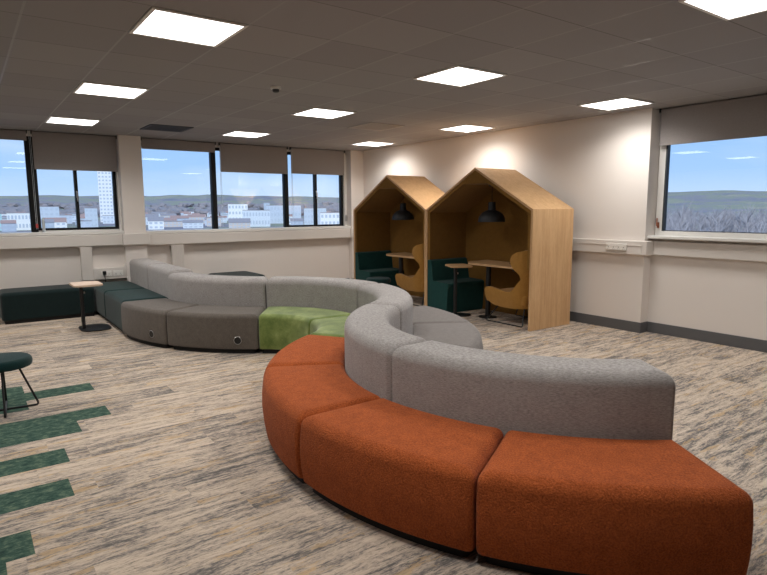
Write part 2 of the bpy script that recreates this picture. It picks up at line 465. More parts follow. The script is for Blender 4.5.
# right hand window: white frame, one wide light
wr = struct('window_6', B((5.90, .12, 1.20, 5.98, .20, 2.62), (5.90, -3.38, 1.20, 5.98, -3.30, 2.62), (5.90, -3.30, 1.20, 5.98, .12, 1.255), (5.90, -3.30, 2.56, 5.98, .12, 2.62)), M['upvc'])
wmember('gasket', B((5.90, .10, 1.255, 5.96, .12, 2.56), (5.93, -3.30, 1.255, 5.96, .10, 1.263)), M['gasket'], wr)
wmember('pane', B((5.940, -3.30, 1.26, 5.946, .10, 2.56)), M['glass'], wr)
wmember('handle', B((5.885, .150, 1.29, 5.90, .175, 1.36), (5.86, .155, 1.315, 5.89, .17, 1.33), (5.855, .155, 1.315, 5.87, .17, 1.41), bev=.004), M['copper'], wr)

# ------------------------------------------------------------------ roller blinds
def blind(label, x0, x1, zb, y=6.42, chain=True):
    t = thing('roller_blind', label, 'blind', ((x0 + x1) / 2, y, zb), 0, 'grey roller blinds')
    w = (x1 - x0) / 2; h = 2.695 - zb
    bm = bmesh.new(); nx = 24
    box(bm, -w, -.002, .012, w, .002, h - .03)
    for k in range(1, nx):
        bmesh.ops.bisect_plane(bm, geom=bm.verts[:] + bm.edges[:] + bm.faces[:], plane_co=(-w + 2 * w * k / nx, 0, 0), plane_no=(1, 0, 0))
    ph = random.random() * 6
    for v in bm.verts: v.co.y += .003 * math.sin(v.co.x * 7 + ph) * (1 - (v.co.z / max(h, .1)))
    obj('cloth', bm, M['blind'], t)
    obj('bottom_bar', B((-w, -.006, 0, w, .006, .02), bev=.004), M['blind'], t)
    rl = bmesh.new(); tube(rl, [(-w, .014, h - .02), (w, .014, h - .02)], .018, 14)
    obj('roller', rl, M['blind'], t)
    for q in (-w - .012, w): obj('bracket', B((q, -.03, h - .045, q + .012, .035, h), bev=.003), M['gasket'], t)
    return t
b1 = blind('grey roller blind raised almost fully on the far left window pane', -1.70, -.125, 2.545)
b2 = blind('grey roller blind drawn a third down left of the wall pillar', -.055, 1.085, 2.14)
b3 = blind('grey roller blind rolled nearly all the way up right of the pillar', 1.465, 2.68, 2.52)
b4 = blind('wide grey roller blind over the middle pane of the three-pane window', 2.765, 4.055, 2.195)
b5 = blind('grey roller blind over the twin panes beside the room corner', 4.135, 5.315, 2.21)
t6 = blind('long grey roller blind on the right-hand wall window', -1.64, 1.64, 2.265)
t6.location = (5.835, -1.47, 2.265); t6.rotation_euler = (0, 0, -PI / 2)
def chain(par, x, z0, z1, mat):
    bm = bmesh.new()
    for dx in (-.009, .009): tube(bm, [(x + dx, -.02, z0), (x + dx, -.02, z1)], .0025, 6)
    return obj('chain', bm, mat, par)
chain(b2, -.60, -.88, .54, M['clear_plastic'])
chain(b4, -.652, -.95, .42, M['clear_plastic'])
chain(b5, -.585, -.95, .46, M['clear_plastic'])
obj('chain_clip', B((-.615, -.035, -.86, -.585, -.005, -.80), bev=.004), M['red_plastic'], b2)
# pale bottle-shaped weight on the window board
bm = bmesh.new(); lathe(bm, [(0, 0), (.02, 0), (.02, .17), (.014, .19), (.014, .215), (0, .215)], 16)
wt = obj('sill_bottle', bm, M['clear_plastic']); wt.location = (.0, 6.40, 1.215)
tag(wt, 'slim pale plastic tube standing on the window board by the black mullion', 'tube')

# ------------------------------------------------------------------ ceiling fittings
def make_light():
    t = thing('ceiling_light', '', 'ceiling light', (0, 0, H), 0)
    a, b = .295, .272
    bm = B((-a, -a, -.012, -b, a, 0), (b, -a, -.012, a, a, 0), (-b, -a, -.012, b, -b, 0), (-b, b, -.012, b, a, 0), bev=.003)
    obj('frame', bm, M['lite'], t)
    obj('diffuser', B((-b, -b, -.009, b, b, -.002)), M['diffuser'], t, smooth=False, wn=False)
    return t
LAMP_W = 16.0
LBL = {(0, 0): 'large lit square ceiling panel at the top left, nearest of its row',
       (0, 4): 'lit square ceiling panel, middle of the three in the left row',
       (0, 8): 'lit square ceiling panel at the window end of the left row',
       (4, 0): 'lit square ceiling panel in the middle of the ceiling, largest of the central row',
       (4, 4): 'lit square ceiling panel beyond the smoke detector in the central row',
       (4, 8): 'lit square ceiling panel close to the middle window blinds',
       (8, 0): 'lit square ceiling panel beside the corner of the right window recess',
       (8, 4): 'lit square ceiling panel above the nearer house-shaped booth',
       (8, 8): 'small lit square ceiling panel above the far booth by the room corner',
       (8, -4): 'lit square ceiling panel cut off by the top right corner of the photo'}
lamp = bpy.data.lights.new('panel_lamp', 'AREA'); lamp.shape = 'SQUARE'; lamp.size = .54; lamp.energy = LAMP_W; lamp.color = (1.0, .968, .925); lamp.spread = R(142)
lt0 = make_light(); first = True
for i in (-4, 0, 4, 8):
    for j in (-4, 0, 4, 8):
        if (i, j) == (-4, -4): continue
        lab = LBL.get((i, j), 'lit square ceiling panel out of the picture over the near part of the room')
        loc = ((i + .5) * .6, (j + .5) * .6, H)
        g = 'square ceiling light panels'
        if first: rt = lt0; lt0.location = loc; lt0['label'] = lab; lt0['group'] = g; first = False
        else: rt = dup(lt0, loc, 0, lab, g)
        lo = bpy.data.objects.new('panel_lamp', lamp); COL.objects.link(lo); lo.location = (loc[0], loc[1], H - .014)
def vent(label, cx, cy, mat, n=9, sub=True):
    t = thing('ceiling_vent', label, 'air vent', (cx, cy, H))
    a, b = .295, .26
    obj('frame', B((-a, -a, -.01, -b, a, 0), (b, -a, -.01, a, a, 0), (-b, -a, -.01, b, -b, 0), (-b, b, -.01, b, a, 0)), mat, t, False, False)
    obj('backing', B((-b, -b, -.003, b, b, 0)), M['vent_dark'], t, False, False)
    bm = bmesh.new()
    for k in range(n):
        y = -b + (k + .5) * 2 * b / n
        box(bm, -b, y - .012, -.012, b, y + .012, -.006)
    obj('slats', bm, mat, t, False, False)
    return t
vent('dark square air grille in the ceiling near the wall pillar', 1.5, 5.1, M['vent_dark'])
vent('pale slatted air vent in the ceiling before the far booth', 3.9, 3.3, M['vent_light'])
t = thing('smoke_detector', 'small round white smoke detector on the grey ceiling', 'smoke detector', (1.56, 1.64, H))
bm = bmesh.new(); lathe(bm, [(0, 0), (.05, 0), (.05, -.018), (.044, -.024), (0, -.024)], 24); obj('base', bm, M['white_plastic'], t)
bm = bmesh.new(); lathe(bm, [(0, -.024), (.034, -.024), (.03, -.046), (.018, -.052), (0, -.052)], 24); obj('sensor_head', bm, M['gasket'], t)

# ------------------------------------------------------------------ wall sockets
def socket(label, loc, rz):
    t = thing('wall_socket', label, 'socket', loc, rz)
    obj('face_plate', B((-.073, -.009, -.043, .073, 0, .043), bev=.004), M['white_plastic'], t)
    for s in (-1, 1):
        obj('switch', B((s * .05 - .011, -.013, .008, s * .05 + .011, -.008, .03), bev=.002), M['lite'], t)
        obj('outlet', B((s * .035 - .004, -.0098, -.012, s * .035 + .004, -.0085, -.002), (s * .035 - .014, -.0098, -.03, s * .035 - .007, -.0085, -.025), (s * .035 + .007, -.0098, -.03, s * .035 + .014, -.0085, -.025)), M['gasket'], t, False, False)
    return t
socket('white double socket on the right-hand wall trunking, nearer the booth', (XR - .066, .615, 1.055), -PI / 2)
socket('white double socket on the right-hand wall trunking, nearer the window', (XR - .066, .475, 1.055), -PI / 2)
socket('white double socket on the low trunking with a black plug in it', (.80, TY + .01, .545), 0)
socket('white double socket on the low trunking beside the pillar, nothing plugged in', (.97, TY + .01, .545), 0)
t = thing('power_plug', 'black plug with a hanging cable in the low wall socket', 'plug', (.765, TY - .001, .56))
obj('plug_body', B((-.025, -.04, -.03, .025, 0, .03), bev=.008), M['black_metal'], t)
bm = bmesh.new(); tube(bm, [(0, -.03, -.025), (0, -.04, -.07), (.005, -.035, -.12), (.01, -.03, -.2), (.01, -.03, -.5)], .006, 8); obj('cable', bm, M['black_metal'], t)

# ------------------------------------------------------------------ serpentine sofa
Ocen, Gcen, Acen = Vector((2.557, -.925)), Vector((1.112, 1.494)), Vector((2.648, 3.856))
RS, TH, DEP = 1.409, .168, .568
A0 = 120.85; ST = 29.5; MID = 116.1
SH, BH, PH = .43, .745, .05
def dirv(a): return Vector((math.cos(R(a)), math.sin(R(a))))
def arc_module(name, label, cat, mat, C, ang, r0, r1, half_deg, zt, top, group, crown=.0, nsl=14, plinth_in=.035, bulge=0, front=1, z0=PH):
    rm = (r0 + r1) / 2; gap = .004
    half = R(half_deg) - gap / rm; L = 2 * half * rm
    p = C + dirv(ang) * rm
    t = thing(name, label, cat, (p.x, p.y, 0), R(ang), group)
    bm = bend(pad(L, r1 - r0, zt - z0, z0, top=top, nsl=nsl, crown=crown, bulge=bulge, front=front), L, r0, half, rm)
    obj('upholstery', bm, mat, t)
    pl = pad(L - .06, r1 - r0 - 2 * plinth_in, z0 + .005, 0, top=.002, vert=.03, bot=.002, nsl=nsl, seg=3)
    for v in pl.verts: v.co.x += .03; v.co.y += plinth_in
    obj('plinth', bend(pl, L, r0, half, rm), M['plinth'], t)
    return t
gs_or = 'rust orange curved seat modules'
ro0, ro1 = RS + TH + .002, RS + TH + DEP
lab = ['rust orange curved seat module at the far end, beside the green seats', 'rust orange curved seat module, second from the green seats, furthest left',
       'rust orange curved seat module, second from the near end, showing its whole front', 'rust orange curved seat module at the near right end of the sofa']
seat0 = None
for k in range(4):
    a = A0 + ST * (k + .5)
    if seat0 is None:
        seat0 = arc_module('curved_seat_module', lab[0], 'seat', M['orange'], Ocen, a, ro0, ro1, ST / 2, SH, .055, gs_or, crown=.008, bulge=.022)
        rm_o = (ro0 + ro1) / 2
    else:
        p = Ocen + dirv(a) * rm_o; dup(seat0, (p.x, p.y, 0), R(a), lab[k], gs_or)
# dark taupe pair, with round power ports
port_local = {0: 231.0, 1: 201.0}
rmt = (ro0 + ro1) / 2
for k, lb in enumerate(['dark taupe curved seat module next to the green seats, with a round port', 'dark taupe curved seat module next to the dark teal seats, with a round port']):
    a = A0 + MID - ST * (k + .5)
    t = arc_module('curved_seat_module', lb, 'seat', M['taupe'], Acen, a, ro0, ro1, ST / 2, SH, .05, 'dark taupe curved seat modules', crown=.008, bulge=.006)
    da = R(port_local[k] - a)
    px, py = (ro1 + .002) * math.cos(da) - rmt, ro1 * math.sin(da)
    d = Vector((math.cos(da), math.sin(da), 0))
    bm = bmesh.new(); lathe(bm, [(0, -.01), (.038, -.01), (.038, .006), (.030, .007), (0, .004)], 28)
    rot = Vector((0, 0, 1)).rotation_difference(d).to_matrix().to_4x4()
    bmesh.ops.transform(bm, matrix=Matrix.Translation((px, py, .15)) @ rot, verts=bm.verts[:])
    po = obj('power_port', bm, M['black_metal'], t)
    bm = bmesh.new(); lathe(bm, [(.038, -.006), (.043, -.006), (.043, .006), (.040, .008), (.038, .007)], 28)
    bmesh.ops.transform(bm, matrix=Matrix.Translation((px, py, .15)) @ rot, verts=bm.verts[:])
    obj('rim', bm, M['chrome'], po)
# green concave pair inside the middle bend
for k, lb in enumerate(['apple green velvet seat module next to the dark taupe seats', 'apple green velvet seat module tucked behind the rust orange seats']):
    a = A0 + MID - 180 - 29.0 - 58.05 * k
    arc_module('curved_seat_module', lb, 'seat', M['green'], Gcen, a, RS - TH - DEP, RS - TH - .002, 29.02, SH, .05, 'apple green velvet seat modules', crown=.008, front=-1, bulge=.012)
# mid grey convex seats on the far side
for k, lb in enumerate(['mid grey curved seat module behind the backrests, nearer the camera', 'mid grey curved seat module behind the backrests, nearer the booths']):
    a = A0 - 180 + ST * (k + .5)
    arc_module('curved_seat_module', lb, 'seat', M['greyseat'], Gcen, a, ro0, ro1 + .045, ST / 2, SH, .05, 'mid grey curved seat modules', crown=.008, bulge=.03)
# backrests
gb = 'light grey backrest modules'
rb0, rb1 = RS - TH, RS + TH
blist = [(Ocen, A0 + 30.4, 30.4, 'light grey curved backrest at the inner bend, behind the second orange seat'),
         (Ocen, A0 + 60.8 + 28.8, 28.8, 'long light grey curved backrest at the near right end, behind two orange seats'),
         (Gcen, A0 + MID - 180 - 29.02, 29.02, 'light grey curved backrest behind the green seat'),
         (Gcen, A0 - 180 + 29.02, 29.02, 'light grey curved backrest between green seats and mid grey seats'),
         (Acen, A0 + MID - ST, ST, 'light grey curved backrest behind the two dark taupe seats')]
b0 = None
for C, a, hf, lb in blist:
    bt = arc_module('curved_backrest_module', lb, 'backrest', M['grey'], C, a, rb0, rb1, hf, BH, .075, gb, nsl=20)
# straight backs and dark teal seats beside the wall
xs = Acen.x + (RS) * math.cos(R(A0 + MID - 2 * ST))
ys = Acen.y + (RS) * math.sin(R(A0 + MID - 2 * ST))
def straight_module(name, label, cat, mat, x0, x1, y0, y1, zt, top, group, z0=PH, crown=.012, vert=.03):
    cx, cy = (x0 + x1) / 2, (y0 + y1) / 2
    t = thing(name, label, cat, (cx, cy, 0), 0, group)
    bm = pad(x1 - x0, y1 - y0 - .008, zt - z0, z0, top=top, nsl=6, crown=crown, vert=vert)
    for v in bm.verts: v.co.x -= (x1 - x0) / 2; v.co.y -= (y1 - y0 - .008) / 2
    obj('upholstery', bm, mat, t)
    obj('plinth', B((-(x1 - x0) / 2 + .035, -(y1 - y0) / 2 + .035, 0, (x1 - x0) / 2 - .035, (y1 - y0) / 2 - .035, z0 + .005)), M['plinth'], t, False, False)
    return t
xb0, xb1 = xs - TH + .03, xs + TH + .02
straight_module('straight_backrest_module', 'light grey straight backrest behind the nearer dark teal seat', 'backrest', M['grey'], xb0, xb1, ys + .035, 5.02, BH + .025, .075, gb, crown=0)
straight_module('straight_backrest_module', 'light grey straight backrest at the wall end of the sofa', 'backrest', M['grey'], xb0, xb1, 5.02, 6.12, BH + .03, .075, gb, crown=0)
gd = 'dark teal straight seat modules'
straight_module('straight_seat_module', 'dark teal straight seat module next to the dark taupe seats', 'seat', M['dkgreen'], xb0 - DEP - .01, xb0 - .004, ys + .05, 5.05, SH, .05, gd)
straight_module('straight_seat_module', 'dark teal straight seat module at the wall end of the sofa', 'seat', M['dkgreen'], xb0 - DEP - .01, xb0 - .004, 5.05, 6.18, SH, .05, gd)
# dark benches along the window wall
straight_module('wall_bench', 'long black-green upholstered bench under the left windows', 'bench', M['benchgreen'], -.655, xb0 - DEP - .02, 5.62, 6.24, SH, .05, 'black-green benches', vert=.07)
straight_module('wall_bench', 'black-green bench mostly hidden behind the backrests by the window wall', 'bench', M['benchgreen'], 2.35, 3.10, 5.34, 6.24, .45, .05, 'black-green benches', vert=.10)

# ------------------------------------------------------------------ laptop side tables
def rslab(bm, x0, y0, x1, y1, z0, z1, r, bev=.006):
    n = 8; poly = []
    for cx, cy, a0 in ((x1 - r, y1 - r, 0), (x0 + r, y1 - r, 90), (x0 + r, y0 + r, 180), (x1 - r, y0 + r, 270)):
        for k in range(n + 1):
            a = R(a0 + 90 * k / n); poly.append((cx + r * math.cos(a), cy + r * math.sin(a)))
    prism(bm, poly, 'z', z0, z1)
    es = [e for e in bm.edges if len(e.link_faces) == 2 and abs(e.verts[0].co.z - e.verts[1].co.z) < 1e-6]
    bmesh.ops.bevel(bm, geom=es, offset=bev, segments=2, affect='EDGES')
    return bm
def side_table(label, loc, rz, h, top_mat, w=.36, d=.50, bw=.36, bd=.50):
    """base plate from x 0 to w, column near x=.05; top shifted forward"""
    t = thing('laptop_table', label, 'side table', loc, rz, 'small laptop side tables')
    bm = bmesh.new(); rslab(bm, -.05, -bd / 2, bw - .05, bd / 2, 0, .014, min(.14, bd / 2 - .01), .004); obj('base_plate', bm, M['black_metal'], t)
    obj('column', B((-.02, -.03, .012, .02, .03, h - .02), bev=.008), M['black_metal'], t)
    bm = bmesh.new(); lathe(bm, [(0, 0), (.014, 0), (.014, .02), (0, .022)], 16)
    bmesh.ops.transform(bm, matrix=Matrix.Translation((.02, 0, h - .12)) @ Matrix.Rotation(PI / 2, 4, 'Y'), verts=bm.verts[:]); obj('knob', bm, M['chrome'], t)
    bm = bmesh.new(); rslab(bm, -.11, -d / 2 + .02, w - .13, d / 2 - .02, h - .022, h, .05); obj('table_top', bm, top_mat, t)
    return t
side_table('small laptop table with pale top and black column before the dark bench', (.19, 4.66, 0), 0, .60, M['oak_pale'])
side_table('small oak-topped laptop table standing at the mouth of the nearer booth', (4.70, 2.47, 0), R(-25), .735, M['oak_x'], w=.33, d=.44, bw=.28, bd=.25)

# ------------------------------------------------------------------ stools
def stool(label, loc, rz=0):
    t = thing('round_stool', label, 'stool', loc, rz, 'round dark teal stools')
    bm = bmesh.new(); r = .205
    prof = [(0, .345)] + [(r - .02, .345)] + [(r - .02 + .02 * math.sin(a), .365 - .02 * math.cos(a)) for a in (.5, 1.0, 1.57)] + [(r, .385)]
    prof += [(r - .035 + .035 * math.cos(a), .385 + .035 * math.sin(a)) for a in (.4, .8, 1.2, 1.57)] + [(r * .5, .427), (0, .43)]
    lathe(bm, prof, 44); obj('seat', bm, M['dkgreen'], t)
    for k, a in enumerate((0, PI / 2)):
        d = Vector((math.cos(a), math.sin(a), 0)); q = Vector((0, 0, 1))
        path = round_path([d * .10 + q * .350, d * .225 + q * .008 , d * -.225 + q * .008, d * -.10 + q * .350], .03, 6)
        if k: path = [p + q * .0 for p in path]
        bm = bmesh.new(); tube(bm, path, .008, 10); obj('wire_leg', bm, M['black_metal'], t)
    return t
stool('round dark teal stool on black wire legs at the left edge', (-.83, 1.59, 0), R(-4))
stool('round dark teal stool in front of the far booth bench', (4.47, 4.06, 0), R(20))

# ------------------------------------------------------------------ house-shaped booths
X0, X1 = 4.684, 5.49
def offset_house(y0, y1, ze, za, t):
    """outline of the house: floor right, eave right, apex, eave left, floor left, inset by t"""
    ym = (y0 + y1) / 2; sl = (za - ze) / (ym - y0); n = math.hypot(1, sl)
    yi0, yi1 = y0 + t, y1 - t
    za_i = za - t * n
    ze_i = za_i - sl * (ym - yi0)
    return [(yi0, 0), (yi0, ze_i), (ym, za_i), (yi1, ze_i), (yi1, 0)]
def shell(y0, y1, ze, za, ta, tb, x0, x1, parts):
    a, b = offset_house(y0, y1, ze, za, ta), offset_house(y0, y1, ze, za, tb)
    out = []
    for i in parts:
        bm = bmesh.new(); prism(bm, [a[i], a[i + 1], b[i + 1], b[i]], 'x', x0, x1); out.append(bm)
    return out
def booth(label, y0, y1):
    ym = (y0 + y1) / 2; ze, za = 1.525, 2.085
    t = thing('house_booth', label, 'booth', (X0, ym, 0), 0, 'house-shaped oak booths')
    a, b = y0 - ym, y1 - ym; D = X1 - X0
    s = shell(a, b, ze, za, 0, .03, 0, D, range(4))
    for bm, nm, mt in zip(s, ('side_panel', 'roof_panel', 'roof_panel', 'side_panel'), ('oak_z', 'oak_y', 'oak_y', 'oak_z')):
        bmesh.ops.bevel(bm, geom=bm.edges[:], offset=.002, segments=1, affect='EDGES'); obj(nm, bm, M[mt], t, False, False)
    # felt linings: side walls from .77 up, sloped ceilings, flat ridge piece, back wall
    h = offset_house(a, b, ze, za, .03); g = offset_house(a, b, ze, za, .078)
    fl = [(h[0][0], .775), (h[1][0], h[1][1]), (g[1][0], g[1][1]), (g[0][0], .775)]
    fr = [(h[4][0], .775), (h[3][0], h[3][1]), (g[3][0], g[3][1]), (g[4][0], .775)]
    for poly in (fl, fr):
        bm = bmesh.new(); prism(bm, poly, 'x', .012, D - .05); obj('felt_wall', bm, M['ochre'], t, False, False)
    zr = 1.87; sl = (za - ze) / (0 - a); yr = (g[2][1] - zr) / sl
    for s_ in (-1, 1):
        hh, gg = (h[1], g[1]) if s_ < 0 else (h[3], g[3])
        hy = (h[2][1] - zr) / sl
        bm = bmesh.new(); prism(bm, [hh, (s_ * (h[2][1] - zr) / sl, zr), (s_ * yr, zr), gg], 'x', .012, D - .05)
        obj('felt_slope', bm, M['ochre'], t, False, False)
    hy = (h[2][1] - zr) / sl
    bm = bmesh.new(); prism(bm, [(-hy, zr), (0, h[2][1]), (hy, zr)], 'x', .012, D - .05); obj('felt_ridge', bm, M['ochre'], t, False, False)
    bm = bmesh.new(); prism(bm, [(h[0][0], .0), (h[1][0], h[1][1]), (0, h[2][1]), (h[3][0], h[3][1]), (h[4][0], .0)], 'x', D - .05, D - .004)
    obj('felt_back', bm, M['ochre'], t, False, False)
    bm = B((D - .0515, -.452, .02, D - .0495, -.448, 1.6)); 
    obj('back_seam', bm, M['tan'], t, False, False)
    # built-in green bench against the left side: end profile seen from the front
    yb = b - .03
    prof = [(yb, 0), (yb - .02, .0), (yb - .44, .0), (yb - .445, .06), (yb - .455, .36), (yb - .47, .385), (yb - .475, .42), (yb - .46, .445), (yb - .42, .455),
            (yb - .14, .455), (yb - .125, .47), (yb - .10, .70), (yb - .085, .755), (yb - .06, .77), (yb, .77)]
    bm = bmesh.new(); prism(bm, prof, 'x', .006, D - .052)
    es = [e for e in bm.edges if abs(e.verts[0].co.x - e.verts[1].co.x) < 1e-6]
    bmesh.ops.bevel(bm, geom=es, offset=.008, segments=2, affect='EDGES')
    obj('bench', bm, M['podgreen'], t, True, True, 40)
    return t
booth('nearer oak house-shaped booth with a high-backed chair and oak side showing', 1.085, 3.115)
booth('farther oak house-shaped booth standing next to the room corner', 3.12, 5.125)

def pendant(label, loc, hang):
    t = thing('pendant_lamp', label, 'lamp', loc, 0, 'black dome pendant lamps')
    r = .188
    prof = [(.0, .168), (.03, .168), (.05, .163)] + [(r * math.cos(a), .012 + .158 * math.sin(a)) for a in [R(70 - 7 * k) for k in range(11)]] + [(r, 0), (r - .006, 0)]
    prof += [((r - .006) * math.cos(a), .012 + .148 * math.sin(a)) for a in [R(7 * k) for k in range(11)]] + [(.0, .145)]
    bm = bmesh.new(); lathe(bm, prof, 48); obj('shade', bm, M['lamp_black'], t)
    bm = bmesh.new(); lathe(bm, [(0, .155), (.054, .155), (.050, .268), (.046, .276), (0, .276)], 28); obj('neck', bm, M['lamp_black'], t)
    bm = bmesh.new(); tube(bm, [(0, 0, .26), (0, 0, hang - .02)], .004, 8); obj('cord', bm, M['black_metal'], t)
    bm = bmesh.new(); lathe(bm, [(0, hang - .028), (.045, hang - .028), (.05, hang - .02), (.05, hang), (0, hang)], 24); obj('ceiling_rose', bm, M['lamp_black'], t)
    bm = bmesh.new(); lathe(bm, [(0, .03), (.02, .035), (.032, .06), (.024, .1), (.015, .145), (0, .145)], 20); obj('bulb', bm, M['lite'], t)
    return t
pendant('black dome pendant lamp hanging in the nearer booth', (5.05, 2.12, 1.35), .52)
pendant('black dome pendant lamp hanging in the farther booth', (5.05, 4.15, 1.355), .515)

def booth_table(label, yc):
    t = thing('booth_table', label, 'table', (4.99, yc, 0), 0, 'oak booth tables')
    n = 14; x0, x1 = -.11, .435; ya, yb = -.55, .46; r = .27
    poly = [(x1, ya), (x1, yb)]
    for k in range(n + 1):
        a = R(90 + 90 * k / n); poly.append((x0 + r + r * math.cos(a), yb - r + r * math.sin(a)))
    for k in range(n + 1):
        a = R(180 + 90 * k / n); poly.append((x0 + .06 + .06 * math.cos(a), ya + .06 + .06 * math.sin(a)))
    bm = bmesh.new(); prism(bm, poly, 'z', .738, .765)
    es = [e for e in bm.edges if abs(e.verts[0].co.z - e.verts[1].co.z) < 1e-6]
    bmesh.ops.bevel(bm, geom=es, offset=.004, segments=2, affect='EDGES')
    obj('table_top', bm, M['oak_y'], t)
    bm = bmesh.new(); tube(bm, [(0, 0, .0), (0, 0, .739)], .036, 20); obj('column', bm, M['black_metal'], t)
    bm = bmesh.new(); lathe(bm, [(0, 0), (.13, 0), (.13, .008), (.05, .014), (0, .014)], 32); obj('base_plate', bm, M['black_metal'], t)
    bm = bmesh.new(); lathe(bm, [(0, .765), (.04, .765), (.038, .773), (.03, .775), (0, .775)], 24, (.24, -.22)); obj('power_disc', bm, M['black_metal'], t)
    bm = bmesh.new(); lathe(bm, [(0, .739), (.036, .739), (.036, .68), (.02, .67), (0, .67)], 20, (.16, -.34)); obj('cable_pot', bm, M['black_metal'], t)
    return t
booth_table('oak table on a black post inside the nearer booth', 2.10)
booth_table('oak table on a black post inside the farther booth', 4.13)

# ------------------------------------------------------------------ high-backed lounge chairs
def lounge_chair(label, loc, rz=0):
    """faces +y; local origin under the middle of the seat, y=0 at its back plane + .39"""
    t = thing('wing_chair', label, 'armchair', loc, rz, 'mustard high-backed chairs')
    hw, rc, yf, yb = .315, .22, .375, -.325
    str1 = yf - (yb + rc); arc = PI / 2 * rc; tot = str1 + arc + hw - rc
    pts = [(.06, .29), (.14, .25), (.30, .232), (.55, .235), (tot, .255), (tot, 1.015), (.80, 1.01), (.62, 1.0), (.52, .975), (.455, .93), (.43, .87), (.445, .81), (.50, .75), (.575, .69), (.60, .63), (.565, .565), (.525, .50), (.48, .455), (.40, .445), (.22, .465), (.09, .485), (.03, .478), (.0, .44), (.005, .38), (.03, .29)]
    bm = bmesh.new()
    bm.faces.new([bm.verts.new((s, 0, z)) for s, z in pts])
    for k in range(1, 40):
        bmesh.ops.bisect_plane(bm, geom=bm.verts[:] + bm.edges[:] + bm.faces[:], plane_co=(tot * k / 40, 0, 0), plane_no=(1, 0, 0))
    for k in range(1, 24):
        bmesh.ops.bisect_plane(bm, geom=bm.verts[:] + bm.edges[:] + bm.faces[:], plane_co=(0, 0, .22 + .8 * k / 24), plane_no=(0, 0, 1))
    def m(s, z, sg):
        lean = max(0, z - .4) * .10            # the back leans back a little
        if s < str1: x, y = hw, yf - s
        elif s < str1 + arc:
            a = (s - str1) / rc; x = hw - rc + rc * math.cos(a); y = yb + rc - rc * math.sin(a)
        else: x, y = hw - rc - (s - str1 - arc), yb
        # the shell narrows towards the bottom and the wings close in at the top
        x *= 1 - .16 * max(0, (.45 - z) / .2) ** 1.5 * .6 - .10 * max(0, z - .7)
        w = min(1, max(0, (s - .25) / .3))
        return Vector((sg * x, y - lean * w + .03 * w, z))
    g = bm.copy()
    for v in bm.verts: v.co = m(v.co.x, v.co.z, 1)
    for v in g.verts: v.co = m(v.co.x, v.co.z, -1)
    addm(bm, g)
    bmesh.ops.remove_doubles(bm, verts=bm.verts[:], dist=.004)
    bmesh.ops.recalc_face_normals(bm, faces=bm.faces[:])
    o = obj('shell', bm, M['tan'], t, wn=False, sharp=180)
    so = o.modifiers.new('s', 'SOLIDIFY'); so.thickness = .055; so.offset = 0
    bv = o.modifiers.new('b', 'BEVEL'); bv.width = .018; bv.segments = 3; bv.limit_method = 'ANGLE'; bv.angle_limit = R(50)
    bm = pad(.56, .62, .16, .27, top=.05, vert=.06, bot=.03, nsl=6, crown=.02)
    for v in bm.verts: v.co.x -= .28; v.co.y -= .29
    obj('seat', bm, M['tan'], t)
    bm = pad(.44, .10, .56, .40, top=.04, vert=.04, bot=.03, nsl=6)
    for v in bm.verts:
        v.co.x -= .22; v.co.y += -.335 + .055; v.co.y -= max(0, v.co.z - .4) * .10 - .03
    obj('back_cushion', bm, M['tan'], t)
    for sg in (-1, 1):
        p = round_path([(sg * .20, .20, .27), (sg * .30, .37, .008), (sg * .30, -.27, .008), (sg * .20, -.22, .27)], .02, 5)
        bm = bmesh.new(); tube(bm, p, .0075, 10); obj('sled_leg', bm, M['black_metal'], t)
    bm = bmesh.new(); tube(bm, [(-.21, .2, .262), (.21, .2, .262)], .0075, 8); tube(bm, [(-.21, -.22, .262), (.21, -.22, .262)], .0075, 8); obj('crossbar', bm, M['black_metal'], t)
    return t
ch = lounge_chair('mustard high-backed wing chair on black sled legs in the nearer booth', (5.09, 1.565, 0))
dup(ch, (5.09, 3.60, 0), 0, 'mustard high-backed wing chair on black sled legs in the farther booth')

# ------------------------------------------------------------------ the world outside
GZ = -16.0
def terrain():
    from mathutils import noise as mn
    t = bmesh.new(); na, nr = 150, 26; rows = []
    for j in range(nr + 1):
        r = 30 + 5200 * (j / nr) ** 1.6; row = []
        for i in range(na + 1):
            az = R(-25 + 125 * i / na); x, y = r * math.sin(az), r * math.cos(az)
            s = min(1, max(0, (r - 1500) / 2600)); s = s * s * (3 - 2 * s)
            z = GZ + s * (104 + 26 * mn.noise(Vector((az * 3.0, r / 1500, 2))) + 10 * mn.noise(Vector((az * 22, r / 500, 5)))) + (4 * mn.noise(Vector((az * 140, r / 120, 3))) if r > 1500 else 0)
            row.append(t.verts.new((x, y, z)))
        rows.append(row)
    for j in range(nr):
        for i in range(na): t.faces.new((rows[j][i], rows[j][i + 1], rows[j + 1][i + 1], rows[j + 1][i]))
    return t
def terrain_mat():
    t = NT('wooded_hills'); v = t.coord()
    f = t.noise(v, .004, 6, .65); g = t.noise(v, .03, 5, .7)
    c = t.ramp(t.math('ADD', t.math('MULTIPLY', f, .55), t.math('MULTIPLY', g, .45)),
               [(.38, srgb(126, 128, 140)), (.47, srgb(156, 148, 152)), (.54, srgb(150, 154, 132)), (.64, srgb(190, 172, 160))])  # lightened towards grey-lilac: distance haze is put into the hill colour
    t.base(c); t.rough(1); t.b.inputs['Specular IOR Level'].default_value = 0
    return t.m
hl = struct('hills', terrain(), terrain_mat(), smooth=True)
PAL = [plain('render_%d' % i, srgb(*c), .8) for i, c in enumerate([(236, 238, 240), (214, 222, 232), (196, 206, 220), (178, 190, 206), (206, 196, 190), (168, 150, 146)])]  # paled wall colours stand in for the haze over the town
M['win_dark'] = plain('far_window', srgb(186, 197, 212), .3)
